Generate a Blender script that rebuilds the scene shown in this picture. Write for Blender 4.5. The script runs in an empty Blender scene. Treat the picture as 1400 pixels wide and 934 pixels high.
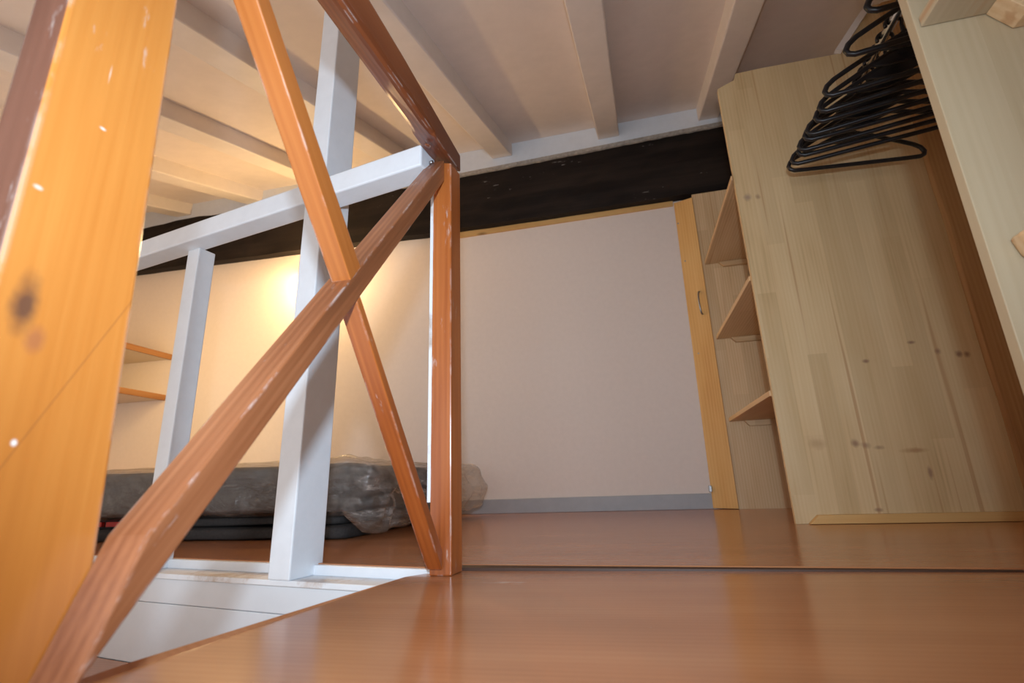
import bpy, bmesh, math, random
from mathutils import Vector, Matrix, noise

random.seed(7)
S = bpy.context.scene
COL = S.collection

# ------------------------------------------------------------------ camera
PITCH, ROLL, YAW = math.radians(15.9), math.radians(-2.02), math.radians(13.2)
fwd = Vector((-math.sin(YAW)*math.cos(PITCH), math.cos(YAW)*math.cos(PITCH), math.sin(PITCH)))
rt = Vector((math.cos(YAW), math.sin(YAW), 0)); up = rt.cross(fwd)
r2 = math.cos(ROLL)*rt + math.sin(ROLL)*up
u2 = -math.sin(ROLL)*rt + math.cos(ROLL)*up
cam = bpy.data.cameras.new('camera')
cam.sensor_width = 36; cam.lens = 36*680/1400; cam.clip_start = 0.01
cam.dof.use_dof = True; cam.dof.focus_distance = 1.15; cam.dof.aperture_fstop = 5.0
co = bpy.data.objects.new('camera', cam); COL.objects.link(co)
M = Matrix((r2, u2, -fwd)).transposed().to_4x4(); M.translation = Vector((0, 0, 0.15))
co.matrix_world = M
S.camera = co

# ------------------------------------------------------------------ world, light, exposure
wd = bpy.data.worlds.new('world'); S.world = wd; wd.use_nodes = True
bg = wd.node_tree.nodes['Background']
bg.inputs[0].default_value = (1.0, 0.955, 0.93, 1); bg.inputs[1].default_value = 1.0
S.view_settings.view_transform = 'Standard'; S.view_settings.look = 'None'
S.view_settings.exposure = 0.13; S.view_settings.gamma = 1.0
S.view_settings.use_curve_mapping = False

# flash on the camera, a hand's breadth above the lens
fl = bpy.data.lights.new('camera_flash', 'SPOT')
fl.energy = 46; fl.color = (0.78, 0.97, 1.16); fl.shadow_soft_size = 0.02
fl.spot_size = math.radians(118); fl.spot_blend = 1.0
fo = bpy.data.objects.new('camera_flash', fl); COL.objects.link(fo)
fo.location = (0.03, -0.12, 0.31)
fo.rotation_euler = Vector((-0.30, 1.0, 0.20)).to_track_quat('-Z', 'Y').to_euler()
# soft daylight fill, added out of view behind the camera
wl = bpy.data.lights.new('daylight_fill', 'AREA'); wl.shape = 'RECTANGLE'
wl.size = 1.1; wl.size_y = 0.9; wl.energy = 10; wl.color = (0.95, 0.97, 1.0)
wo = bpy.data.objects.new('daylight_fill', wl); COL.objects.link(wo)
wo.location = (-0.6, -2.3, 0.35)
wo.rotation_euler = Vector((0.0, 1.0, 0.12)).to_track_quat('-Z', 'Y').to_euler()
# unseen warm spot added beyond the stairwell to brighten the back wall
rl = bpy.data.lights.new('warm_wall_fill', 'SPOT'); rl.energy = 40; rl.color = (1.0, 0.65, 0.26); rl.shadow_soft_size = 0.28
rl.spot_size = math.radians(118); rl.spot_blend = 0.9
ro = bpy.data.objects.new('warm_wall_fill', rl); COL.objects.link(ro); ro.location = (-2.45, 1.38, 0.90)
ro.rotation_euler = Vector((-0.22, 1.3, -0.30)).to_track_quat('-Z', 'Y').to_euler()

# ------------------------------------------------------------------ materials
def newmat(name):
    m = bpy.data.materials.new(name); m.use_nodes = True
    nt = m.node_tree; b = nt.nodes['Principled BSDF']
    return m, nt, b
def nd(nt, t, **kw):
    n = nt.nodes.new(t)
    for k, v in kw.items():
        if k.startswith('i_'):
            key = k[2:]; key = int(key) if key.isdigit() else key
            n.inputs[key].default_value = v
        else: setattr(n, k, v)
    return n
def L(nt, a, b): nt.links.new(a, b)
def ramp(nt, fac, pts):
    r = nt.nodes.new('ShaderNodeValToRGB')
    cr = r.color_ramp
    while len(cr.elements) > 1: cr.elements.remove(cr.elements[-1])
    cr.elements[0].position = pts[0][0]; cr.elements[0].color = (*pts[0][1], 1)
    for p, c in pts[1:]:
        e = cr.elements.new(p); e.color = (*c, 1)
    L(nt, fac, r.inputs[0]); return r.outputs[0]
def mixc(nt, fac, a, b, mode='MIX'):
    n = nt.nodes.new('ShaderNodeMix'); n.data_type = 'RGBA'; n.blend_type = mode
    for sock, v in ((n.inputs[0], fac), (n.inputs[6], a), (n.inputs[7], b)):
        if hasattr(v, 'is_linked'): L(nt, v, sock)
        elif isinstance(v, (int, float)): sock.default_value = v
        else: sock.default_value = (*v, 1)
    return n.outputs[2]
def math_(nt, op, a, b=None, clamp=False):
    n = nt.nodes.new('ShaderNodeMath'); n.operation = op; n.use_clamp = clamp
    for i, v in enumerate((a, b)):
        if v is None: continue
        if hasattr(v, 'is_linked'): L(nt, v, n.inputs[i])
        else: n.inputs[i].default_value = v
    return n.outputs[0]
def sepscale(nt, vec, sx, sy, sz, off=(0, 0, 0)):
    n = nt.nodes.new('ShaderNodeMapping'); n.inputs['Scale'].default_value = (sx, sy, sz)
    n.inputs['Location'].default_value = off
    L(nt, vec, n.inputs[0]); return n.outputs[0]
def noise_(nt, vec, scale=1, detail=4, rough=0.55, dist=0.0):
    n = nt.nodes.new('ShaderNodeTexNoise'); n.inputs['Scale'].default_value = scale
    n.inputs['Detail'].default_value = detail; n.inputs['Roughness'].default_value = rough
    n.inputs['Distortion'].default_value = dist
    L(nt, vec, n.inputs['Vector']); return n.outputs[0]
def bump(nt, b, h, strength, dist=0.002):
    n = nt.nodes.new('ShaderNodeBump'); n.inputs['Strength'].default_value = strength
    n.inputs['Distance'].default_value = dist
    L(nt, h, n.inputs['Height']); L(nt, n.outputs[0], b.inputs['Normal'])
def edge_mask(nt, radius):
    bv = nd(nt, 'ShaderNodeBevel'); bv.samples = 4; bv.inputs['Radius'].default_value = radius
    g = nd(nt, 'ShaderNodeNewGeometry')
    d = nt.nodes.new('ShaderNodeVectorMath'); d.operation = 'DOT_PRODUCT'
    L(nt, bv.outputs[0], d.inputs[0]); L(nt, g.outputs['Normal'], d.inputs[1])
    return math_(nt, 'SUBTRACT', 1.0, d.outputs['Value'])

def wood(name, dark, mid, light, rough=0.4, fib=1.0, flecks=0.0, edge=0.0, lam=None,
         knots=0.0, marks=(), lines=(), coat=0.0, ring=0.5, spec=0.5):
    """wood with the grain along the first component of the 'grain' attribute"""
    m, nt, b = newmat(name)
    at = nd(nt, 'ShaderNodeAttribute', attribute_name='grain'); g = at.outputs['Vector']
    fine = noise_(nt, sepscale(nt, g, 4, 160, 160), 1, 3, 0.6)
    wob = noise_(nt, sepscale(nt, g, 1.6, 9, 9), 1, 3, 0.5)
    w = nd(nt, 'ShaderNodeTexWave', wave_type='BANDS', bands_direction='Y')
    w.inputs['Scale'].default_value = 1.0; w.inputs['Distortion'].default_value = 7.0
    w.inputs['Detail'].default_value = 2.0; w.inputs['Detail Scale'].default_value = 0.35
    L(nt, sepscale(nt, g, 1.6, 26, 26), w.inputs['Vector'])
    f = math_(nt, 'MULTIPLY', wob, 0.9 - 0.4*ring)
    f = math_(nt, 'ADD', f, math_(nt, 'MULTIPLY', w.outputs['Fac'], 0.34*ring))
    f = math_(nt, 'ADD', f, math_(nt, 'MULTIPLY', fine, 0.30*fib))
    c = ramp(nt, f, [(0.22, dark), (0.50, mid), (0.80, light)])
    if lam:      # edge-glued strips
        sx = nd(nt, 'ShaderNodeSeparateXYZ'); L(nt, g, sx.inputs[0])
        k = math_(nt, 'FLOOR', math_(nt, 'DIVIDE', sx.outputs[1], lam))
        wn = nd(nt, 'ShaderNodeTexWhiteNoise', noise_dimensions='1D'); L(nt, k, wn.inputs['W'])
        seg = math_(nt, 'FLOOR', math_(nt, 'ADD', math_(nt, 'MULTIPLY', sx.outputs[0], 1.5), math_(nt, 'MULTIPLY', wn.outputs[0], 9.0)))
        wn2 = nd(nt, 'ShaderNodeTexWhiteNoise', noise_dimensions='2D')
        cv = nd(nt, 'ShaderNodeCombineXYZ'); L(nt, k, cv.inputs[0]); L(nt, seg, cv.inputs[1]); L(nt, cv.outputs[0], wn2.inputs['Vector'])
        tone = ramp(nt, wn2.outputs[0], [(0.0, (0.93, 0.91, 0.87)), (0.4, (0.98, 0.97, 0.95)), (1.0, (1.06, 1.06, 1.05))])
        c = mixc(nt, 1.0, c, tone, 'MULTIPLY')
        # reddish heartwood streaks
        st = noise_(nt, sepscale(nt, g, 0.7, 42, 42, (3, 1, 7)), 1, 2, 0.5)
        sm = ramp(nt, st, [(0.64, (0, 0, 0)), (0.72, (1, 1, 1))])
        c = mixc(nt, math_(nt, 'MULTIPLY', sm, 0.5), c, (0.46, 0.22, 0.09))
    if knots:
        vo = nd(nt, 'ShaderNodeTexVoronoi'); vo.inputs['Scale'].default_value = 1.0
        L(nt, sepscale(nt, g, 3.2, 8.5, 8.5), vo.inputs['Vector'])
        km = ramp(nt, vo.outputs['Distance'], [(0.03, (1, 1, 1)), (0.13, (0, 0, 0))])
        sc = nd(nt, 'ShaderNodeSeparateColor'); L(nt, vo.outputs['Color'], sc.inputs[0])
        km = math_(nt, 'MULTIPLY', km, math_(nt, 'GREATER_THAN', sc.outputs[0], 1-knots))
        c = mixc(nt, math_(nt, 'MULTIPLY', km, 0.7), c, tuple(x*0.35 for x in dark))
    for (mu, mv, ru, rv, colr, amt) in marks:      # single knots and scars
        sx = nd(nt, 'ShaderNodeSeparateXYZ'); L(nt, g, sx.inputs[0])
        jit = noise_(nt, sepscale(nt, g, 60, 60, 60), 1, 2)
        du = math_(nt, 'DIVIDE', math_(nt, 'SUBTRACT', sx.outputs[0], mu), ru)
        dv = math_(nt, 'DIVIDE', math_(nt, 'SUBTRACT', sx.outputs[1], mv), rv)
        dd = math_(nt, 'SQRT', math_(nt, 'ADD', math_(nt, 'MULTIPLY', du, du), math_(nt, 'MULTIPLY', dv, dv)))
        dd = math_(nt, 'ADD', dd, math_(nt, 'MULTIPLY', math_(nt, 'SUBTRACT', jit, 0.5), 0.9))
        mm = math_(nt, 'MULTIPLY', math_(nt, 'SUBTRACT', 1.35, dd, True), amt, True)
        c = mixc(nt, mm, c, colr)
    for (a_, b_, c_, w_, colr, amt) in lines:      # fine straight cracks
        sx = nd(nt, 'ShaderNodeSeparateXYZ'); L(nt, g, sx.inputs[0])
        dl = math_(nt, 'ADD', math_(nt, 'ADD', math_(nt, 'MULTIPLY', sx.outputs[0], a_), math_(nt, 'MULTIPLY', sx.outputs[1], b_)), c_)
        dl = math_(nt, 'DIVIDE', math_(nt, 'ABSOLUTE', dl), w_)
        c = mixc(nt, math_(nt, 'MULTIPLY', math_(nt, 'SUBTRACT', 1.5, dl, True), amt, True), c, colr)
    rgh = math_(nt, 'ADD', math_(nt, 'MULTIPLY', fine, 0.12), rough-0.06)
    if flecks:
        n1 = noise_(nt, sepscale(nt, g, 14, 60, 60, (5, 2, 9)), 1, 5, 0.65)
        n2 = noise_(nt, sepscale(nt, g, 3, 5, 5, (1, 8, 2)), 1, 2, 0.5)
        fm = math_(nt, 'MULTIPLY', math_(nt, 'SUBTRACT', math_(nt, 'ADD', n1, math_(nt, 'MULTIPLY', n2, 0.5)), 0.98-0.1*flecks), 7.0, True)
        c = mixc(nt, math_(nt, 'MULTIPLY', fm, 0.8), c, (0.62, 0.56, 0.52))
    if edge:
        em = math_(nt, 'MULTIPLY', edge_mask(nt, 0.004), 6.0, True)
        n3 = noise_(nt, sepscale(nt, g, 22, 40, 40, (4, 4, 4)), 1, 4, 0.6)
        n3 = math_(nt, 'MULTIPLY', math_(nt, 'SUBTRACT', n3, 0.60-0.1*edge), 9.0, True)
        c = mixc(nt, math_(nt, 'MULTIPLY', math_(nt, 'MULTIPLY', em, n3), 0.85), c, (0.70, 0.67, 0.64))
    L(nt, c, b.inputs['Base Color']); L(nt, rgh, b.inputs['Roughness'])
    b.inputs['Coat Weight'].default_value = coat; b.inputs['Coat Roughness'].default_value = 0.2
    b.inputs['Specular IOR Level'].default_value = spec
    bump(nt, b, fine, 0.18, 0.001)
    return m

def paint(name, colr, rough=0.5, var=0.05, bstr=0.15, scale=18, dirt=None, spec=0.5):
    m, nt, b = newmat(name)
    tc = nd(nt, 'ShaderNodeTexCoord'); g = tc.outputs['Object']
    n = noise_(nt, sepscale(nt, g, 1, 1, 1), scale, 5, 0.6)
    lo = tuple(x*(1-var) for x in colr); hi = tuple(min(1, x*(1+var)) for x in colr)
    c = ramp(nt, n, [(0.3, lo), (0.7, hi)])
    if dirt:
        n2 = noise_(nt, sepscale(nt, g, 1, 1, 1, (3, 3, 3)), 7, 6, 0.7)
        dm = ramp(nt, n2, [(0.52, (0, 0, 0)), (0.66, (1, 1, 1))])
        c = mixc(nt, math_(nt, 'MULTIPLY', dm, dirt[1]), c, dirt[0])
    L(nt, c, b.inputs['Base Color']); b.inputs['Roughness'].default_value = rough
    b.inputs['Specular IOR Level'].default_value = spec
    bump(nt, b, n, bstr, 0.003)
    return m
def plain(name, colr, rough=0.5, metal=0.0, spec=0.5):
    m, nt, b = newmat(name)
    tc = nd(nt, 'ShaderNodeTexCoord')
    n = noise_(nt, tc.outputs['Object'], 60, 3)
    c = ramp(nt, n, [(0.3, tuple(x*0.85 for x in colr)), (0.7, colr)])
    L(nt, c, b.inputs['Base Color']); b.inputs['Roughness'].default_value = rough
    b.inputs['Metallic'].default_value = metal; b.inputs['Specular IOR Level'].default_value = spec
    return m

K = (0.10, 0.045, 0.03)
BROWN = wood('varnished_brown', (0.12, 0.026, 0.006), (0.33, 0.080, 0.015), (0.52, 0.160, 0.036), rough=0.36, flecks=0.4, edge=1.0, ring=0.25, coat=0.3)
BROWN_POST = wood('varnished_honey', (0.36, 0.102, 0.014), (0.51, 0.175, 0.030), (0.63, 0.255, 0.055), rough=0.36, fib=0.7, flecks=0.2, edge=1.8, ring=0.10, coat=0.3, lines=[(-0.42, 0.907, -0.1495, 0.0005, (0.24, 0.08, 0.025), 0.5)],
    marks=[(0.281, 0.236, 0.020, 0.008, K, 0.9), (0.258, 0.246, 0.010, 0.006, (0.30, 0.10, 0.05), 0.6), (0.187, 0.248, 0.0022, 0.0018, (0.8, 0.75, 0.7), 1.0),
           (0.494, 0.2545, 0.008, 0.0007, (0.8, 0.7, 0.62), 0.5), (0.442, 0.258, 0.0010, 0.0022, (0.8, 0.75, 0.7), 0.8), (0.367, 0.226, 0.0016, 0.0028, (0.8, 0.72, 0.66), 0.6)])
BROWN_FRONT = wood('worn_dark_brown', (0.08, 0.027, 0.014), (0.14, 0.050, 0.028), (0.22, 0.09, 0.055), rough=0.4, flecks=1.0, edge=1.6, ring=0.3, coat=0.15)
BROWN_MID = wood('varnished_mid_brown', (0.24, 0.060, 0.011), (0.40, 0.118, 0.022), (0.53, 0.185, 0.042), rough=0.38, fib=0.9, flecks=0.3, edge=1.0, ring=0.25, coat=0.15)
BROWN_DARK = wood('varnished_dark_brown', (0.09, 0.025, 0.010), (0.19, 0.052, 0.018), (0.29, 0.090, 0.032), rough=0.36, flecks=0.45, edge=1.0, ring=0.4, coat=0.1, spec=0.35)
BROWN_WORN = wood('worn_brown', (0.08, 0.026, 0.012), (0.24, 0.078, 0.028), (0.46, 0.185, 0.080), rough=0.42, flecks=0.75, edge=0.8, ring=0.25, coat=0.2)
G = (0.33, 0.19, 0.12)
PM = [(0.233, 0.662, 0.011, 0.010, G, 0.8), (0.226, 0.69, 0.009, 0.012, G, 0.6), (0.217, 0.725, 0.006, 0.013, G, 0.6), (0.204, 0.815, 0.007, 0.030, (0.42, 0.22, 0.10), 0.7),
      (0.236, 0.556, 0.015, 0.022, (0.45, 0.27, 0.14), 0.5), (0.501, 0.945, 0.009, 0.008, G, 0.8), (0.487, 0.998, 0.010, 0.009, G, 0.9), (0.485, 1.019, 0.009, 0.008, G, 0.9),
      (0.487, 0.744, 0.006, 0.010, G, 0.9), (0.536, 0.881, 0.005, 0.011, G, 0.9), (0.137, 0.842, 0.018, 0.006, G, 0.8), (1.127, 0.489, 0.014, 0.012, (0.36, 0.25, 0.19), 0.8),
      (1.124, 0.523, 0.010, 0.008, G, 0.6), (0.037, 0.685, 0.006, 0.010, G, 0.8)]
PINE = wood('pale_pine_board', (0.47, 0.31, 0.145), (0.67, 0.49, 0.265), (0.75, 0.585, 0.35), rough=0.5, lam=0.058, knots=0.12, ring=0.22, marks=PM, spec=0.35)
PINE_N = wood('grey_pine_board', (0.36, 0.28, 0.165), (0.45, 0.365, 0.235), (0.51, 0.43, 0.29), rough=0.5, lam=0.075, knots=0.2, ring=0.22, spec=0.35)
PINE2 = wood('pale_pine_shelf', (0.47, 0.29, 0.14), (0.66, 0.45, 0.245), (0.75, 0.56, 0.34), rough=0.5, lam=0.07, knots=0.25, ring=0.5, spec=0.35)
PINE_O = wood('orange_pine', (0.50, 0.235, 0.07), (0.66, 0.37, 0.125), (0.74, 0.47, 0.19), rough=0.4, knots=0.2, ring=0.4, spec=0.4)
PINE_D = wood('rough_brown_batten', (0.22, 0.10, 0.035), (0.46, 0.25, 0.10), (0.58, 0.36, 0.16), rough=0.6, knots=0.2, ring=0.3, spec=0.3)
SHELF_W = wood('left_shelf_wood', (0.14, 0.055, 0.016), (0.31, 0.135, 0.045), (0.42, 0.21, 0.08), rough=0.5, ring=1.0, spec=0.3)
SHELF_P = paint('pale_lamplit_shelf', (0.72, 0.62, 0.50), 0.7, 0.03, 0.1, 20)  # lamplight on the shelf undersides is put into this pale tone
LAM = wood('laminate_floor', (0.33, 0.132, 0.054), (0.43, 0.176, 0.074), (0.50, 0.224, 0.10), rough=0.19, fib=0.6, flecks=0.12, ring=0.25, spec=0.5)
BEAM = wood('blackened_oak', (0.004, 0.003, 0.003), (0.010, 0.007, 0.006), (0.028, 0.019, 0.014), rough=0.6, flecks=0.12, ring=0.4, spec=0.2)
WHITE = paint('white_gloss_paint', (0.745, 0.785, 0.83), 0.35, 0.03, 0.25, 25)
WHITE_D = paint('worn_white_paint', (0.74, 0.77, 0.80), 0.45, 0.04, 0.3, 20, dirt=((0.42, 0.30, 0.21), 0.75))
WHITE_B = paint('white_board_paint', (0.67, 0.705, 0.74), 0.45, 0.03, 0.1, 12)
CEIL = paint('ceiling_white', (0.80, 0.70, 0.635), 0.7, 0.03, 0.2, 14)
RAFT = paint('rafter_white', (0.80, 0.725, 0.67), 0.55, 0.04, 0.25, 10)
WALL = paint('cream_wall', (0.78, 0.695, 0.635), 0.85, 0.02, 0.2, 40)
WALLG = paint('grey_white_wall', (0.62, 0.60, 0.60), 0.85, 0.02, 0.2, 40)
GREY = paint('grey_skirting_paint', (0.36, 0.37, 0.39), 0.5, 0.05, 0.1, 20)
BLACKP = plain('black_plastic', (0.010, 0.010, 0.012), 0.38)
CHROME = plain('chrome', (0.75, 0.75, 0.76), 0.18, 1.0)
STEEL = plain('brushed_steel', (0.42, 0.42, 0.43), 0.35, 1.0)
FABRIC = paint('charcoal_mattress_cloth', (0.060, 0.056, 0.056), 0.85, 0.25, 0.5, 90)
FABRIC2 = paint('black_mattress_cloth', (0.030, 0.028, 0.028), 0.85, 0.25, 0.5, 90)
RED = plain('red_label', (0.45, 0.02, 0.015), 0.5)
PLAST = paint('dusty_plaster', (0.42, 0.38, 0.33), 0.9, 0.3, 0.5, 60)
STEP_SHADE = plain('step_shade_brown', (0.06, 0.026, 0.014), 0.5)

m, nt, b = newmat('clear_plastic_film'); FILM = m
nt.nodes.remove(b); out = nt.nodes['Material Output']
tr = nd(nt, 'ShaderNodeBsdfTransparent'); tr.inputs[0].default_value = (0.93, 0.92, 0.90, 1)
gl = nd(nt, 'ShaderNodeBsdfGlossy'); gl.inputs['Roughness'].default_value = 0.10
df = nd(nt, 'ShaderNodeBsdfTranslucent'); df.inputs[0].default_value = (0.85, 0.80, 0.76, 1)
dd = nd(nt, 'ShaderNodeBsdfDiffuse'); dd.inputs[0].default_value = (0.80, 0.74, 0.70, 1)
lw = nd(nt, 'ShaderNodeLayerWeight'); lw.inputs[0].default_value = 0.35
tc = nd(nt, 'ShaderNodeTexCoord')
nz = noise_(nt, sepscale(nt, tc.outputs['Object'], 9, 9, 16), 1, 5, 0.7, 2.0)
milky = ramp(nt, nz, [(0.50, (0.01, 0.01, 0.01)), (0.72, (0.22, 0.22, 0.22))])
mA = nd(nt, 'ShaderNodeMixShader'); mB = nd(nt, 'ShaderNodeMixShader'); mC = nd(nt, 'ShaderNodeMixShader')
L(nt, dd.outputs[0], mC.inputs[1]); L(nt, df.outputs[0], mC.inputs[2]); mC.inputs[0].default_value = 0.35
L(nt, math_(nt, 'ADD', math_(nt, 'MULTIPLY', lw.outputs['Facing'], 0.35), 0.04), mA.inputs[0])
L(nt, tr.outputs[0], mA.inputs[1]); L(nt, gl.outputs[0], mA.inputs[2])
sx = nd(nt, 'ShaderNodeSeparateXYZ'); L(nt, tc.outputs['Object'], sx.inputs[0])
nz2 = noise_(nt, sepscale(nt, tc.outputs['Object'], 7, 5, 24), 1, 5, 0.65, 0.9)
endm = math_(nt, 'MULTIPLY', math_(nt, 'MULTIPLY', math_(nt, 'SUBTRACT', sx.outputs[0], 0.72), 3.4, True), ramp(nt, nz2, [(0.44, (0.04, 0.04, 0.04)), (0.60, (0.35, 0.35, 0.35)), (0.70, (1.0, 1.0, 1.0))]))
L(nt, math_(nt, 'ADD', milky, math_(nt, 'MULTIPLY', endm, 0.62), True), mB.inputs[0]); L(nt, mA.outputs[0], mB.inputs[1]); L(nt, mC.outputs[0], mB.inputs[2])
L(nt, mB.outputs[0], out.inputs[0])
bp = nd(nt, 'ShaderNodeBump'); bp.inputs['Strength'].default_value = 0.9; bp.inputs['Distance'].default_value = 0.012
L(nt, nz, bp.inputs['Height'])
for q in (gl, dd): L(nt, bp.outputs[0], q.inputs['Normal'])

m, nt, b = newmat('lamp_glass'); LAMP = m
b.inputs['Emission Color'].default_value = (1.0, 0.72, 0.38, 1); b.inputs['Emission Strength'].default_value = 20
b.inputs['Base Color'].default_value = (0.9, 0.85, 0.75, 1)

# ------------------------------------------------------------------ mesh helpers
def place(name, verts, faces, mat, parent=None, axis=None, bev=0.0, seg=2, smooth=False, goff=None, kind=None, gid=False):
    """one mesh object from world-space data; its origin goes to the middle of its underside"""
    bm = bmesh.new()
    vs = [bm.verts.new(v) for v in verts]
    for f in faces:
        try: bm.faces.new([vs[i] for i in f])
        except ValueError: pass
    bmesh.ops.recalc_face_normals(bm, faces=bm.faces)
    if bev:
        es = [e for e in bm.edges if len(e.link_faces) == 2 and e.calc_face_angle(0) > 0.5]
        bmesh.ops.bevel(bm, geom=es, offset=bev, segments=seg, profile=0.5, affect='EDGES', clamp_overlap=True)
    return finish(name, bm, mat, parent, axis, smooth, goff, kind)
def finish(name, bm, mat, parent=None, axis=None, smooth=False, goff=None, kind=None):
    xs = [v.co.copy() for v in bm.verts]
    lo = Vector((min(v[i] for v in xs) for i in range(3))); hi = Vector((max(v[i] for v in xs) for i in range(3)))
    org = Vector(((lo.x+hi.x)/2, (lo.y+hi.y)/2, lo.z))
    me = bpy.data.meshes.new(name)
    if axis is None: axis = (0, 0, 1)
    a = Vector(axis).normalized()
    side = Vector((1, 0, 0)) if abs(a.x) < 0.7 else Vector((0, 1, 0))
    if goff == 'y': side = Vector((0, 1, 0)); goff = (0, 0, 0)
    s1 = (side - a*side.dot(a)).normalized(); s2 = a.cross(s1)
    if goff is None: goff = (random.uniform(0, 9), random.uniform(0, 9), random.uniform(0, 9))
    for v in bm.verts: v.co -= org
    bm.to_mesh(me); bm.free()
    at = me.attributes.new('grain', 'FLOAT_VECTOR', 'POINT')
    for i, v in enumerate(me.vertices):
        p = v.co + org
        at.data[i].vector = (p.dot(a)+goff[0], p.dot(s1)+goff[1], p.dot(s2)+goff[2])
    if smooth:
        for p in me.polygons: p.use_smooth = True
    me.materials.append(mat)
    o = bpy.data.objects.new(name, me); COL.objects.link(o)
    o.location = org
    if parent is not None: attach(o, parent)
    if kind: o['kind'] = kind
    return o
def wloc(o):
    p = Vector((0, 0, 0))
    while o is not None: p += o.location; o = o.parent
    return p
def attach(o, parent):
    w = o.location.copy(); o.parent = parent; o.location = w - wloc(parent)
BF = [(0, 1, 2, 3), (4, 7, 6, 5), (0, 4, 5, 1), (1, 5, 6, 2), (2, 6, 7, 3), (3, 7, 4, 0)]
def hexa(name, bot, top, mat, parent=None, **k):
    return place(name, [Vector(v) for v in bot]+[Vector(v) for v in top], BF, mat, parent, **k)
def box(name, lo, hi, mat, parent=None, **k):
    (a, b_, c), (d, e, f) = lo, hi
    return hexa(name, [(a, b_, c), (d, b_, c), (d, e, c), (a, e, c)], [(a, b_, f), (d, b_, f), (d, e, f), (a, e, f)], mat, parent, **k)
def loft(name, sections, mat, parent=None, **k):
    n = len(sections[0]); V = [Vector(p) for s in sections for p in s]; F = []
    for i in range(len(sections)-1):
        for j in range(n):
            F.append((i*n+j, i*n+(j+1) % n, (i+1)*n+(j+1) % n, (i+1)*n+j))
    F.append(tuple(range(n))); F.append(tuple((len(sections)-1)*n+j for j in range(n)))
    return place(name, V, F, mat, parent, **k)
def prism(name, poly, axis_vec, mat, parent=None, **k):
    return loft(name, [poly, [Vector(p)+Vector(axis_vec) for p in poly]], mat, parent, **k)
def tube_bm(bm, pts, r, n=8, closed=False, caps=True):
    pts = [Vector(p) for p in pts]; N = len(pts); rings = []
    prev = None
    for i, p in enumerate(pts):
        a = pts[(i-1) % N] if (closed or i) else p; c = pts[(i+1) % N] if (closed or i < N-1) else p
        t = (c-a).normalized()
        if prev is None:
            s = t.orthogonal().normalized()
        else:
            s = (prev - t*prev.dot(t)).normalized()
        prev = s; q = t.cross(s)
        rr = r[i] if isinstance(r, (list, tuple)) else r
        rings.append([bm.verts.new(p + rr*(math.cos(2*math.pi*j/n)*s + math.sin(2*math.pi*j/n)*q)) for j in range(n)])
    for i in range(N if closed else N-1):
        A, B = rings[i], rings[(i+1) % N]
        for j in range(n): bm.faces.new((A[j], A[(j+1) % n], B[(j+1) % n], B[j]))
    if not closed and caps:
        bm.faces.new(rings[0][::-1]); bm.faces.new(rings[-1])
def tube(name, pts, r, mat, parent=None, n=10, closed=False, **k):
    bm = bmesh.new(); tube_bm(bm, pts, r, n, closed)
    bmesh.ops.recalc_face_normals(bm, faces=bm.faces)
    return finish(name, bm, mat, parent, smooth=True, **k)
def disc(name, c, nrm, r, t, mat, parent=None, n=14):
    c = Vector(c); nrm = Vector(nrm).normalized()
    return tube(name, [c, c+nrm*t*0.6, c+nrm*t], [r, r, r*0.75], mat, parent, n=n)
def thing(name, loc, label, cat, group=None):
    o = bpy.data.objects.new(name, None); COL.objects.link(o); o.location = loc; o.empty_display_size = 0.05
    o['label'] = label; o['category'] = cat
    if group: o['group'] = group
    return o
def tag(o, label, cat, group=None):
    o['label'] = label; o['category'] = cat
    if group: o['group'] = group
    return o

# ------------------------------------------------------------------ the setting
UX, UY = -0.984, 0.177                       # direction of the white balustrade
OX, OY, OZ = -0.414, 0.894, -0.0225
def wf(s, d, z=0.0):                         # along the white balustrade, behind its front, height
    return Vector((OX + UX*s + 0.177*d, OY + UY*s + 0.984*d, z))
SE = 3.1                                      # the stairwell's far side runs on to the left wall
WB = 2.65; WR = 1.20; WLX = -3.50; YB = -1.6
# near floor: raised sheet beside the stairwell
near_pts = [(-0.385, 0.985), (-0.432, 0.917), (-0.481, 0.433), (-0.53, -0.2), (-0.60, YB), (WR, YB), (WR, 0.962)]
def zn(x, y): return -0.009*max(0, min(1, (0.45-x)/0.85))*max(0, min(1, (y-0.55)/0.4))
nt_ = [Vector((x, y, zn(x, y))) for x, y in near_pts]
floor = loft('floor', [[v - Vector((0, 0, 0.03)) for v in nt_], nt_], LAM, axis=(1, 0.04, 0), kind='structure', goff=(0, 0, 0))
far_pts = [wf(0.017, 0.076), wf(1.2, 0.076), wf(SE, 0.076), Vector((WLX, WB, 0)), Vector((WR, WB, 0)), Vector((WR, 0.968, 0)), Vector((-0.35, 1.004, 0)), Vector((-0.40, 0.985, 0))]
loft('floor_sheet', [[Vector((v.x, v.y, -0.03)) for v in far_pts], [Vector((v.x, v.y, 0)) for v in far_pts]], LAM, floor, axis=(1, 0.04, 0), goff=(3, 2, 1))
hexa('step_shade_strip', [(-0.355, 0.992, -0.02), (0.62, 0.960, -0.02), (0.62, 0.970, -0.02), (-0.355, 1.002, -0.02)],
     [(-0.355, 0.992, -0.004), (0.62, 0.962, -0.0012), (0.62, 0.966, -0.0006), (-0.355, 1.002, -0.0006)], STEP_SHADE, floor)  # dark strip standing in for the shade at the step between floor sheets
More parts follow.
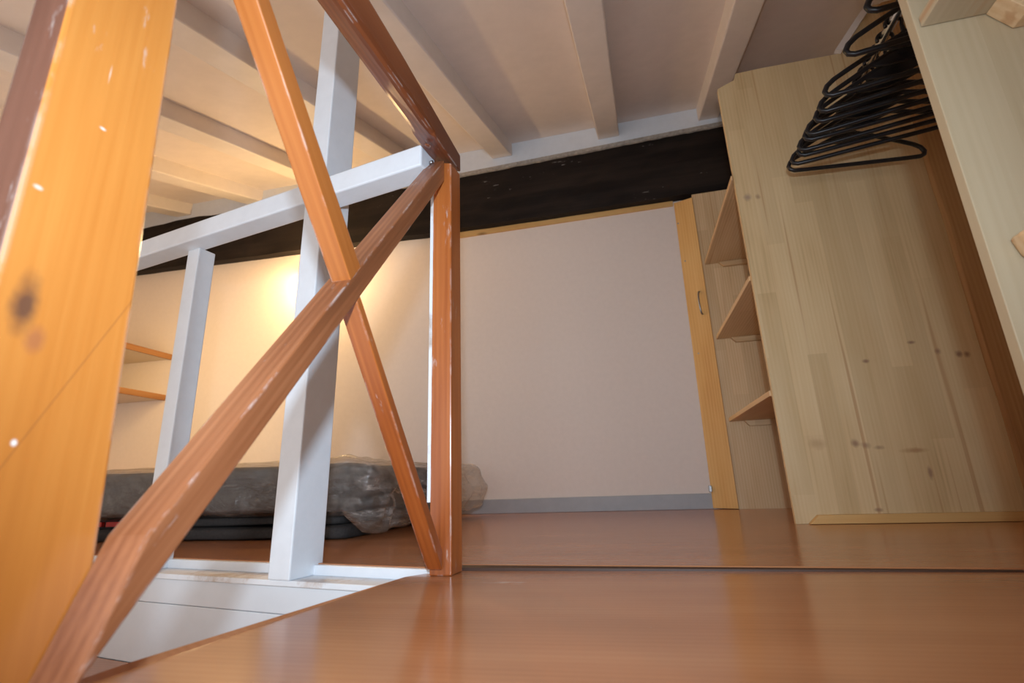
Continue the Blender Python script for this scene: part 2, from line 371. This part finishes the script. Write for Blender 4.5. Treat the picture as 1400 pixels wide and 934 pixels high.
# walls
wall_back = box('wall_back', (WLX-0.1, WB, -0.9), (WR+0.1, WB+0.1, 2.9), WALL, kind='structure')
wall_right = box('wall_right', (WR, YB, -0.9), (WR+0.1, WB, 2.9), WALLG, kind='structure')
wall_left = box('wall_left', (WLX-0.1, YB, -0.9), (WLX, WB, 2.9), WALL, kind='structure')
bb = box('baseboard_back', (-3.5, WB-0.013, 0), (0.335, WB, 0.072), GREY, kind='structure', bev=0.003)
box('trim_1', (-0.95, WB-0.012, 1.622), (0.34, WB, 1.66), PINE_O, axis=(1, 0, 0), kind='structure')
# stairwell: sill, riser boards and the tread below
sill = loft('trim_2', [[wf(-0.09, 0.004, -0.034), wf(-0.09, 0.076, -0.034), wf(-0.09, 0.076, OZ), wf(-0.09, 0.004, OZ)],
                       [wf(SE, 0.004, -0.034), wf(SE, 0.076, -0.034), wf(SE, 0.076, OZ), wf(SE, 0.004, OZ)]], WHITE_D, axis=(UX, UY, 0), kind='structure', bev=0.002)
loft('fascia', [[wf(-0.01, 0.064, OZ), wf(-0.01, 0.078, OZ), wf(-0.01, 0.078, -0.002), wf(-0.01, 0.064, -0.002)],
                [wf(SE, 0.064, OZ), wf(SE, 0.078, OZ), wf(SE, 0.078, -0.002), wf(SE, 0.064, -0.002)]], WHITE, sill, bev=0.002)
wall_st = loft('wall_stairwell', [[wf(-0.1, 0.03, -0.9), wf(-0.1, 0.07, -0.9), wf(-0.1, 0.07, -0.0345), wf(-0.1, 0.03, -0.035)],
                                  [wf(SE, 0.03, -0.9), wf(SE, 0.07, -0.9), wf(SE, 0.07, -0.035), wf(SE, 0.03, -0.035)]], WHITE_B, kind='structure')
for (z0, z1) in ((-0.0860, -0.0347), (-0.2125, -0.0868), (-0.40, -0.243), (-0.62, -0.402)):
    loft('board', [[wf(-0.1, 0.012, z0), wf(-0.1, 0.03, z0), wf(-0.1, 0.03, z1), wf(-0.1, 0.012, z1)],
                   [wf(SE, 0.012, z0), wf(SE, 0.03, z0), wf(SE, 0.03, z1), wf(SE, 0.012, z1)]], WHITE_B, wall_st, bev=0.002)
stair = thing('staircase', (-0.9, 0.6, -0.40), 'brown wooden stair tread at the foot of the white boards in the stairwell', 'stairs')
for i in range(2):
    z = -0.212-0.19*i; d0 = 0.012 if i == 0 else -0.26
    loft('tread', [[wf(0.03, d0, z-0.03), wf(0.03, d0-0.30, z-0.03), wf(0.03, d0-0.30, z), wf(0.03, d0, z)],
                   [wf(1.7, d0, z-0.03), wf(1.7, d0-0.30, z-0.03), wf(1.7, d0-0.30, z), wf(1.7, d0, z)]], LAM, stair, axis=(1, 0, 0), bev=0.003)
loft('riser', [[wf(0.03, -0.26, -0.402), wf(0.03, -0.245, -0.402), wf(0.03, -0.245, -0.242), wf(0.03, -0.26, -0.242)],
               [wf(1.7, -0.26, -0.402), wf(1.7, -0.245, -0.402), wf(1.7, -0.245, -0.242), wf(1.7, -0.26, -0.242)]], WHITE_B, stair)
# side of the near floor towards the stairwell
loft('wall_stairwell_side', [[Vector((x+0.004, y, -0.9)), Vector((x+0.03, y, -0.9)), Vector((x+0.03, y, -0.031)), Vector((x+0.004, y, -0.031))]
                             for x, y in ((-0.432, 0.90), (-0.481, 0.433), (-0.53, -0.2), (-0.60, YB))], WHITE_B, kind='structure')
# ceiling: white boards rising to the back, rafters below, plate and black beam
SL = 0.33
def zc(y): return 2.205 - SL*(2.62-y)
ceiling = hexa('ceiling', [(WLX, YB, zc(YB)), (WR, YB, zc(YB)), (WR, WB, zc(WB)), (WLX, WB, zc(WB))],
               [(WLX, YB, zc(YB)+0.05), (WR, YB, zc(YB)+0.05), (WR, WB, zc(WB)+0.05), (WLX, WB, zc(WB)+0.05)], CEIL, kind='structure')
for i, xr in enumerate((-3.1, -2.5, -1.9, -1.3, -0.69, -0.035, 0.535)):
    w = 0.125 if i < 6 else 0.112; secs = []
    for k in range(15):
        y = 2.62 - k*0.29; t = 0.04*(y-2.62)*(1 if i < 6 else 1.0)
        x0 = xr + t + 0.004*noise.noise(Vector((xr*3, y*1.2, 0))); x1 = x0 + w + 0.005*noise.noise(Vector((xr*3, y*1.2, 5)))
        zb = zc(y) - 0.088 + 0.004*noise.noise(Vector((xr, y*1.5, 9)))
        if y < YB: break
        secs.append([(x0, y, zb), (x1, y, zb), (x1, y, zc(y)+0.01), (x0, y, zc(y)+0.01)])
    loft('rafter', secs, RAFT, ceiling, axis=(0, 1, SL), bev=0.006)
box('wall_plate', (WLX, 2.60, 2.0), (WR, WB-0.001, 2.22), WHITE, ceiling, bev=0.004)
pl_ = []
xs = [WLX + i*(WR-0.0-WLX)/46 for i in range(47)]
def lerp(x, tab):
    for (a, va), (b_, vb) in zip(tab, tab[1:]):
        if x <= b_: return va + (vb-va)*(x-a)/(b_-a)
    return tab[-1][1]
for x in xs:
    zt = lerp(x, [(-3.6, 2.05), (-3.0, 2.075), (-0.86, 2.018), (0.64, 2.046), (1.3, 2.05)]) + 0.012*noise.noise(Vector((x*6, 0, 0)))+0.006*noise.noise(Vector((x*25, 0, 0)))
    zb = lerp(x, [(-3.6, 1.715), (-2.7, 1.697), (-1.69, 1.669), (-0.866, 1.655), (0.64, 1.649), (1.3, 1.65)]) + 0.006*noise.noise(Vector((x*4, 7, 0)))
    r = []
    for q in range(5):
        f_ = q/4; r.append((x, 2.588 - 0.010*math.sin(f_*math.pi) + 0.008*noise.noise(Vector((x*4, f_*4, 3)))+0.004*noise.noise(Vector((x*12, f_*30, 3))), zb+(zt-zb)*f_))
    pl_.append(r + [(x, WB-0.002, zt), (x, WB-0.002, zb)])
loft('beam', pl_, BEAM, ceiling, axis=(1, 0, 0))

fr_ = []
for i in range(60):
    x = -1.3 + i*(0.68+1.3)/59; zt = 2.018+(x+0.86)*0.0187 + 0.008
    h_ = 0.016 + 0.007*noise.noise(Vector((x*22, 1, 1)))
    fr_.append([(x, 2.574, zt-h_), (x, 2.5995, zt-h_), (x, 2.5995, zt+0.016), (x, 2.582, zt+0.014)])
loft('plaster_edge', fr_, PLAST, ceiling)

# ------------------------------------------------------------------ brown balustrade
bal = thing('brown_balustrade', (-0.37, 0.6, 0), 'brown varnished timber balustrade with crossed braces and sloping handrail beside the stairwell', 'balustrade')
np_ = hexa('newel_post', [(-0.441, 0.215, -0.02), (-0.400, 0.216, -0.02), (-0.400, 0.3215, -0.02), (-0.441, 0.3215, -0.02)],
           [(-0.441, 0.215, 0.80), (-0.400, 0.215, 0.80), (-0.400, 0.293, 0.80), (-0.441, 0.293, 0.80)], BROWN_POST, bal, axis=(0, 0, 1), bev=0.0035, seg=3, goff='y')
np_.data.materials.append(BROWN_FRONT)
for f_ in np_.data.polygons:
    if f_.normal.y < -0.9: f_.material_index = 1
np_['label'] = 'thick honey-coloured near post with a dark knot'
cp = hexa('corner_post', [(-0.388, 0.925, -0.008), (-0.345, 0.925, -0.008), (-0.342, 0.978, -0.008), (-0.388, 0.978, -0.008)],
          [(-0.388, 0.925, 0.868), (-0.345, 0.925, 0.858), (-0.342, 0.978, 0.862), (-0.388, 0.978, 0.868)], BROWN, bal, axis=(0, 0, 1), bev=0.0025)
pe = box('painted_edge', (-0.3945, 0.9255, 0.12), (-0.387, 0.977, 0.80), WHITE_D, cp, bev=0.001)
pe['label'] = 'chipped white painted strip'
# handrail, rounded below, square at the joint
hs = []
def hsec(y, rd):
    f_ = (y-0.25)/0.7; zo = -0.032 + 0.062*f_
    L0 = Vector((-0.394, y, 0.845+zo+0.006)); Md = Vector((-0.341, y, 0.812+zo+0.024*f_)); R0 = Vector((-0.330-0.011*max(0, (y-0.6)/0.37), y, 0.886+zo-0.004)); T0 = Vector((-0.386, y, 0.915+zo))
    P = []
    cs = [L0, Md, R0, T0]
    for i in range(4):
        a, b_, c = cs[i-1], cs[i], cs[(i+1) % 4]
        d1 = (a-b_).normalized(); d2 = (c-b_).normalized(); q = rd if i in (0, 1) else 0.004
        A = b_+d1*q; B = b_+d2*q
        for t in (0, .33, .67, 1):
            P.append(A*(1-t)**2 + b_*2*t*(1-t) + B*t*t)
    return P
for y, rd in ((0.21, .016), (0.35, .016), (0.5, .016), (0.65, .016), (0.78, .016), (0.815, .012), (0.825, .003), (0.90, .003), (0.977, .003)):
    hs.append(hsec(y, rd))
hr = loft('handrail', hs, BROWN_DARK, bal, axis=(0, 1, 0.09))
disc('plug', (-0.372, 0.855, 0.8585), (-0.3, 0.0, -1.0), 0.007, 0.002, BROWN_DARK, hr)
# braces
def brace(pts_lo, pts_hi, x0, x1, mat, axis):
    (a, b_), (c, d) = pts_lo, pts_hi
    bot = [(x0, *a), (x1, *a), (x1, *c), (x0, *c)]; top = [(x0, *b_), (x1, *b_), (x1, *d), (x0, *d)]
    return hexa('brace', bot, top, mat, bal, axis=axis, bev=0.0018)
b2 = brace(((0.284, 0.030), (0.922, 0.812)), ((0.322, 0.122), (0.922, 0.866)), -0.400, -0.360, BROWN_WORN, (0, 1, 1.22))
b2['label'] = 'worn brown brace rising away from the near post'
tube('screw', [(-0.382, 0.9005, 0.846), (-0.382, 0.896, 0.851)], 0.005, STEEL, b2, n=10)
brace(((0.30, 0.738), (0.571, 0.427)), ((0.30, 0.772), (0.596, 0.457)), -0.390, -0.360, BROWN_MID, (0, 1, -1.16))
brace(((0.590, 0.404), (0.920, 0.003)), ((0.598, 0.417), (0.9235, 0.036)), -0.391, -0.361, BROWN, (0, 1, -1.16))

# ------------------------------------------------------------------ white balustrade
wb = thing('white_balustrade', wf(0.4, 0.04, OZ), 'white painted timber balustrade with level rail and square posts along the stairwell far side', 'balustrade')
def wpost(s0, s1, d0, d1, ztop, ds):
    return hexa('post', [wf(s1, d0, OZ), wf(s0, d0, OZ), wf(s0, d1, OZ), wf(s1, d1, OZ)],
                [wf(s1+ds, d0, ztop), wf(s0+ds, d0, ztop), wf(s0+ds, d1, ztop), wf(s1+ds, d1, ztop)], WHITE, wb, bev=0.003)
p1 = wpost(0.285, 0.345, 0.0, 0.090, 1.652, -0.02); p1['label'] = 'tall white post reaching the ceiling'
for q in (p1,):
    pass
p2 = wpost(0.757, 0.807, 0.026, 0.076, 0.832, 0.004); p2['label'] = 'short slim white post under the rail'
wpost(1.30, 1.36, 0.0, 0.060, 0.832, 0.0)
wr = loft('top_rail', [[wf(s, -0.012, 0.833), wf(s, 0.045, 0.831), wf(s, 0.045, 0.887), wf(s, -0.012, 0.887)] for s in (-0.018, 0.3, 0.6, 1.0, SE-0.1)], WHITE, wb, axis=(UX, UY, 0), bev=0.004)
disc('screw', wf(0.25, -0.0115, 0.845), (-0.177, -0.984, 0), 0.0055, 0.0015, STEEL, wr)

# ------------------------------------------------------------------ open wardrobe on the right
wd_ = thing('open_wardrobe', (0.8, 1.6, 0), 'open pine wardrobe of tall side boards with shelves and hanging rail on the right wall', 'wardrobe')
fp = box('side_board', (0.437, 2.588, -0.012), (WR-0.002, 2.606, 1.643), PINE2, wd_, axis=(0, 0, 1), bev=0.0015)
poly = [(0.4555, 1.7, 0), (1.165, 1.7, 0), (1.165, 1.7, 1.86), (1.037, 1.7, 1.86), (0.893, 1.7, 1.672), (0.62, 1.7, 1.677), (0.527, 1.7, 1.675), (0.517, 1.7, 1.646), (0.4535, 1.7, 1.62)]
mp = prism('side_board', [(x, 1.775, z) for x, _, z in poly], (0, 0.018, 0), PINE, wd_, axis=(0, 0, 1), bev=0.0012, goff=(0, 0, 0))
# rough batten along the right edge
bt = []
for k in range(19):
    z = 0.034 + k*0.101; wv = 0.007*noise.noise(Vector((z*5, 2, 0)))
    bt.append([(1.066+wv, 1.761, z), (1.131+0.5*wv, 1.758, z), (1.131+0.5*wv, 1.7748, z), (1.058+wv, 1.7748, z)])
loft('batten', bt, PINE_D, wd_, axis=(0, 0, 1), bev=0.002)['label'] = 'dark rough-edged brown batten'
npn = box('side_board', (0.456, 0.700, -0.003), (WR-0.002, 0.718, 1.50), PINE_N, wd_, axis=(0, 0, 1), bev=0.0012, goff=(1.7, 0.37, 0.3))
def cleat(x0, x1, y0, y1, z0, z1, mit, mat, side):
    """square strip with a mitred end; side +1: mitre shows on its +y face"""
    return hexa('cleat', [(x0+mit, y0, z0), (x1, y0, z0), (x1, y1, z0), (x0+mit, y1, z0)], [(x0, y0, z1), (x1, y0, z1), (x1, y1, z1), (x0, y1, z1)], mat, wd_, axis=(1, 0, 0), bev=0.001)
hexa('cleat', [(0.489, 1.752, 0.001), (1.06, 1.752, 0.001), (1.06, 1.7745, 0.001), (0.489, 1.7745, 0.001)],
     [(0.517, 1.752, 0.0265), (1.06, 1.752, 0.0265), (1.06, 1.7745, 0.0265), (0.517, 1.7745, 0.0265)], PINE_O, wd_, axis=(1, 0, 0), bev=0.001)
for z in (1.220, 0.811, 0.399):
    box('shelf', (0.450, 1.794, z), (WR-0.003, 2.587, z+0.018), PINE2, wd_, axis=(0, 1, 0), bev=0.0012)
    cleat(0.515, 1.19, 2.566, 2.587, z-0.026, z-0.0005, 0.022, PINE2, 1)
    cleat(0.515, 1.19, 1.794, 1.815, z-0.026, z-0.0005, 0.022, PINE2, 1)
# nearest bay
box('shelf', (0.462, 0.30, 0.766), (WR-0.003, 0.699, 0.784), PINE_N, wd_, axis=(0, 1, 0), bev=0.0012)
cleat(0.541, 1.19, 0.668, 0.699, 0.733, 0.7655, 0.024, PINE2, 1)
hexa('cleat', [(0.486, 0.668, 0.394), (1.15, 0.668, 0.394), (1.15, 0.699, 0.394), (0.486, 0.699, 0.394)],
     [(0.478, 0.668, 0.424), (1.15, 0.668, 0.432), (1.15, 0.699, 0.432), (0.478, 0.699, 0.424)], PINE2, wd_, axis=(1, 0, 0), bev=0.006, seg=3)
# trim on the ceiling above the hanging space
hexa('edge_strip', [(0.876, 1.755, 1.676), (0.898, 1.755, 1.668), (0.898, 1.774, 1.668), (0.876, 1.774, 1.676)],
     [(1.018, 1.755, 1.862), (1.040, 1.755, 1.854), (1.040, 1.774, 1.854), (1.018, 1.774, 1.862)], RAFT, wd_)['label'] = 'thin white strip along the slanting top edge'
# hanging rail
RX, RZ = 0.800, 1.335
rail = tube('hanging_rail', [(RX, 0.719, RZ-0.005), (RX, 1.2, RZ-0.002), (RX, 1.774, RZ)], 0.0125, CHROME, wd_, n=16)
disc('rail_socket', (RX, 1.7747, RZ), (0, -1, 0), 0.024, 0.010, CHROME, rail, n=18)
disc('rail_socket', (RX, 0.7185, RZ-0.005), (0, 1, 0), 0.024, 0.010, CHROME, rail, n=18)

# narrow door between wall and wardrobe
dr = thing('narrow_cupboard_door', (0.38, 2.61, 0), 'narrow orange pine door with a curved steel handle between wall and shelves', 'door')
A = Vector((0.331, 2.634, 0)); B = Vector((0.4335, 2.577, 0)); dn = Vector((0.057, 0.1025, 0)).normalized()*0.0085
# the leaf: slightly narrower at the top
leaf = hexa('leaf', [A+Vector((0, 0, .004)), B+Vector((0, 0, .002)), B+dn+Vector((0, 0, .002)), A+dn+Vector((0, 0, .004))],
            [A+Vector((.012, -.002, 1.632)), B+Vector((0.0, 0, 1.620)), B+dn+Vector((0.0, 0, 1.620)), A+dn+Vector((.012, -.002, 1.632))], PINE_O, dr, axis=(0, 0, 1), bev=0.0015)
fn = -dn.normalized(); du = (B-A).normalized()
hc = A + du*0.083 + fn*0.0005
pts = []
for k in range(13):
    t = k/12*math.pi
    pts.append(hc + fn*(0.024*math.sin(t)) + Vector((0, 0, 1.015 - 0.062*math.cos(t))))
bm = bmesh.new(); tube_bm(bm, pts, [0.0045]*13, 8)
bmesh.ops.recalc_face_normals(bm, faces=bm.faces)
finish('handle', bm, STEEL, dr, smooth=True)
for (t, z) in ((0.018, 1.50), (0.03, 0.755), (0.028, 1.27)):
    disc('screw', A+du*t+fn*0.0003+Vector((0.004, 0, z)), fn, 0.0045, 0.0012, STEEL, leaf, n=10)
hg = box('hinge', (0.322, 2.622, 0.078), (0.336, 2.6338, 0.108), STEEL, dr, bev=0.002)

# ------------------------------------------------------------------ black hangers
def hanger_body():
    bm = bmesh.new(); H = 0.205
    half = [(0.0, 0.112), (0.030, 0.110), (0.062, 0.097), (0.100, 0.080), (0.150, 0.058), (0.182, 0.043), (0.200, 0.029), (0.208, 0.013), (0.204, 0.002), (0.192, -0.004), (0.15, -0.005), (0.07, -0.005)]
    pts = [(x, 0, z-H) for x, z in half] + [(-x, 0, z-H) for x, z in reversed(half[1:])]
    tube_bm(bm, pts, 0.0068, 8, closed=True)
    # web at the neck with the round boss
    w = [(-0.075, 0.088), (-0.04, 0.078), (0, 0.073), (0.04, 0.078), (0.075, 0.088), (0.035, 0.110), (0.014, 0.124), (-0.014, 0.124), (-0.035, 0.110)]
    a = [bm.verts.new((x, -0.004, z-H)) for x, z in w]; c = [bm.verts.new((x, 0.004, z-H)) for x, z in w]
    bm.faces.new(a); bm.faces.new(c[::-1])
    for i in range(len(w)): bm.faces.new((a[i], a[(i+1) % len(w)], c[(i+1) % len(w)], c[i]))
    bmesh.ops.recalc_face_normals(bm, faces=bm.faces)
    me = bpy.data.meshes.new('hanger_frame'); bm.to_mesh(me); bm.free()
    me.materials.append(BLACKP)
    for p in me.polygons: p.use_smooth = len(p.vertices) == 4
    return me
def hanger_hook():
    bm = bmesh.new(); H = 0.205; pts = [(0, 0, 0.118-H), (0, 0, 0.135-H), (0.006, 0, 0.150-H), (0.016, 0, 0.163-H)]
    for k in range(12):
        t = math.radians(-30 + k*20); pts.append((0.0185*math.cos(t)-0.0, 0, -0.0065+0.0215*math.sin(t)))
    tube_bm(bm, pts, [0.0062]*4+[0.0048]*12, 8)
    bmesh.ops.recalc_face_normals(bm, faces=bm.faces)
    me = bpy.data.meshes.new('hanger_hook'); bm.to_mesh(me); bm.free(); me.materials.append(BLACKP)
    for p in me.polygons: p.use_smooth = True
    return me
def hanger_boss():
    bm = bmesh.new()
    tube_bm(bm, [(0, 0.0055, -0.103), (0, -0.0055, -0.103)], 0.010, 14)
    bmesh.ops.recalc_face_normals(bm, faces=bm.faces)
    me = bpy.data.meshes.new('hanger_boss'); bm.to_mesh(me); bm.free(); me.materials.append(BLACKP); return me
HB, HH, HO = hanger_body(), hanger_hook(), hanger_boss()
def mk_hanger():
    t = thing('clothes_hanger', (0, 0, 0), 'black plastic clothes hanger', 'hanger', 'black hangers on the wardrobe rail')
    for n, me in (('frame', HB), ('hook', HH), ('boss', HO)):
        o = bpy.data.objects.new(n, me); COL.objects.link(o); o.parent = t
    return t
def dup(root):
    r = root.copy(); COL.objects.link(r)
    for ch in root.children:
        c = ch.copy(); COL.objects.link(c); c.parent = r
    return r
hy = [(1.655, 5, 0), (1.555, -14, 1), (1.515, -11, -1), (1.475, -16, 1), (1.435, -12, 0), (1.395, -17, 1), (1.350, -12, -1), (1.300, -15, 0), (1.245, -13, 1), (1.115, -10, 0), (1.000, -8, 0)]
hl = ['black plastic clothes hanger hanging lowest in view, whole against the big pine board',
      'black plastic hanger second in the row from the lowest one',
      'black plastic hanger third in the row from the lowest one',
      'black plastic hanger fourth in the row from the lowest one',
      'black plastic hanger fifth in the row from the lowest one',
      'black plastic hanger in the middle of the row of eleven on the chrome rail',
      'black plastic hanger fifth in the row from the topmost one',
      'black plastic hanger fourth in the row from the topmost one',
      'black plastic hanger below the two wide-spaced ones, third from the topmost',
      'black plastic hanger second from the topmost, its rounded shoulder clear of the rest',
      'black plastic hanger topmost in the photo, cut off by its upper edge']
h0 = mk_hanger()
for i, (y, a, tl) in enumerate(hy):
    h = h0 if i == 0 else dup(h0)
    h.location = (RX, y, RZ+0.0005-0.0025*(1.774-y)/0.57); h.rotation_euler = (math.radians(0.4*tl), math.radians(1.0*tl), math.radians(a))
    h['label'] = hl[i]

# ------------------------------------------------------------------ mattresses
def soft_box(x0, x1, y0, y1, z0, z1, rad, amp, fn=None, nx=80, ny=40, nz=14, seed=0.0):
    bm = bmesh.new(); grid = {}
    def put(i, j, k):
        key = (i, j, k)
        if key not in grid:
            p = Vector((x0+(x1-x0)*i/nx, y0+(y1-y0)*j/ny, z0+(z1-z0)*k/nz))
            q = Vector((min(max(p.x, x0+rad), x1-rad), min(max(p.y, y0+rad), y1-rad), min(max(p.z, z0+rad), z1-rad)))
            d = p-q
            nrm = d.normalized() if d.length > 1e-6 else Vector((0, 0, 1))
            p = q + nrm*rad
            if fn: p = p + fn(p, nrm)
            grid[key] = bm.verts.new(p)
        return grid[key]
    for k in (0, nz):
        for i in range(nx):
            for j in range(ny): bm.faces.new((put(i, j, k), put(i+1, j, k), put(i+1, j+1, k), put(i, j+1, k)))
    for j in (0, ny):
        for i in range(nx):
            for k in range(nz): bm.faces.new((put(i, j, k), put(i+1, j, k), put(i+1, j, k+1), put(i, j, k+1)))
    for i in (0, nx):
        for j in range(ny):
            for k in range(nz): bm.faces.new((put(i, j, k), put(i, j+1, k), put(i, j+1, k+1), put(i, j, k+1)))
    bmesh.ops.recalc_face_normals(bm, faces=bm.faces)
    return bm
def f_mat(p, n): return n*0.006*noise.noise(Vector((p.x*4, p.y*4, p.z*8)))
mt = thing('mattress', (-1.83, 1.94, 0.078), 'thick charcoal mattress wrapped in crumpled clear plastic, uppermost of the two on the floor', 'mattress')
finish('mattress_core', soft_box(-2.80, -0.885, 1.455, 2.40, 0.080, 0.231, 0.028, 0, f_mat, 60, 30, 10), FABRIC, mt, smooth=True)
def ridged(v): return 1-abs(noise.noise(v))*2
def f_bag(p, n):
    e = max(0.0, min(1.0, (p.x+1.02)/0.16)); b_ = max(0.0, min(1.0, (p.y-1.6)/0.8))
    a = 0.004 + 0.012*e
    d = n*(a*(ridged(Vector((p.x*7, p.y*7, p.z*16)))*0.6 + 0.8*noise.noise(Vector((p.x*16, p.y*14, p.z*26)))) + 0.004)
    if n.x > 0.2:                                  # the gathered end of the bag
        zz = (p.z-0.145)/0.09
        d += Vector((0.035+0.085*(0.25+0.75*b_)*max(0, 1-0.7*abs(zz)) + 0.03*ridged(Vector((0, p.y*11, p.z*9))), 0.05*b_, -0.03*(1-b_)*e - 0.045*e*max(0, -zz)))
    d.z = max(d.z, 0.006 - p.z)
    return d
finish('plastic_bag', soft_box(-2.83, -0.862, 1.435, 2.42, 0.078, 0.241, 0.03, 0, f_bag, 170, 90, 20), FILM, mt, smooth=True)
lm = thing('mattress', (-1.85, 1.95, 0), 'thin black folded mattress lying under the thick wrapped one', 'mattress')
finish('mattress_core', soft_box(-2.80, -0.90, 1.465, 2.38, 0.001, 0.040, 0.014, 0, f_mat, 60, 24, 6), FABRIC2, lm, smooth=True)
finish('folded_flap', soft_box(-2.79, -0.93, 1.490, 2.36, 0.041, 0.074, 0.014, 0, f_mat, 60, 24, 6), FABRIC2, lm, smooth=True)
for x in (-1.90, -1.80):
    box('label_patch', (x-0.045, 1.474, 0.050), (x+0.035, 1.487, 0.066), RED, lm, bev=0.001)['label'] = 'red label patch'

# ------------------------------------------------------------------ left side: shelves and lamp
for z, lab in ((1.040, 'upper pine wall shelf on the left wall, seen from below'), (0.762, 'lower pine wall shelf on the left wall, seen from below')):
    s_ = thing('wall_shelf', (-3.25, 2.1, z), lab, 'shelf', 'pine shelves on the left wall')
    sb_ = box('board', (WLX+0.002, 1.62, z), (-3.014, WB-0.002, z+0.030), SHELF_P, s_, axis=(0, 1, 0), bev=0.002)
    box('lipping', (-3.014, 1.62, z-0.006), (-3.002, WB-0.002, z+0.032), SHELF_W, sb_, axis=(0, 1, 0), bev=0.002)['label'] = 'brown front lipping'
    for y in (1.75, 2.35):
        prism('bracket', [(WLX+0.002, y, z-0.001), (-3.36, y, z-0.001), (WLX+0.002, y, z-0.10)], (0, 0.02, 0), SHELF_P, s_)
lp = thing('wall_lamp', (-1.905, WB, 1.40), 'small warm glowing wall lamp on the back wall behind the tall white post', 'lamp')
disc('wall_mount', (-1.905, WB-0.0005, 1.43), (0, -1, 0), 0.035, 0.02, WHITE, lp, n=20)
tube('lamp_arm', [(-1.905, WB-0.02, 1.43), (-1.905, WB-0.06, 1.425), (-1.905, WB-0.08, 1.44)], 0.008, WHITE, lp)
bm = bmesh.new(); bmesh.ops.create_uvsphere(bm, u_segments=20, v_segments=12, radius=0.032, matrix=Matrix.Translation((-1.905, WB-0.085, 1.505)))
finish('bulb', bm, LAMP, lp, smooth=True)
loft('lamp_shade', [[(-1.905+r*math.cos(t*math.pi/12), WB-0.085+r*math.sin(t*math.pi/12), z) for t in range(24)] for r, z in ((0.056, 1.497), (0.054, 1.515), (0.030, 1.556), (0.012, 1.562))], WHITE, lp)
pt = bpy.data.lights.new('wall_lamp_light', 'POINT'); pt.energy = 52; pt.color = (1.0, 0.65, 0.28); pt.shadow_soft_size = 0.033
po = bpy.data.objects.new('wall_lamp_light', pt); COL.objects.link(po); po.location = (-1.905, WB-0.125, 1.500)
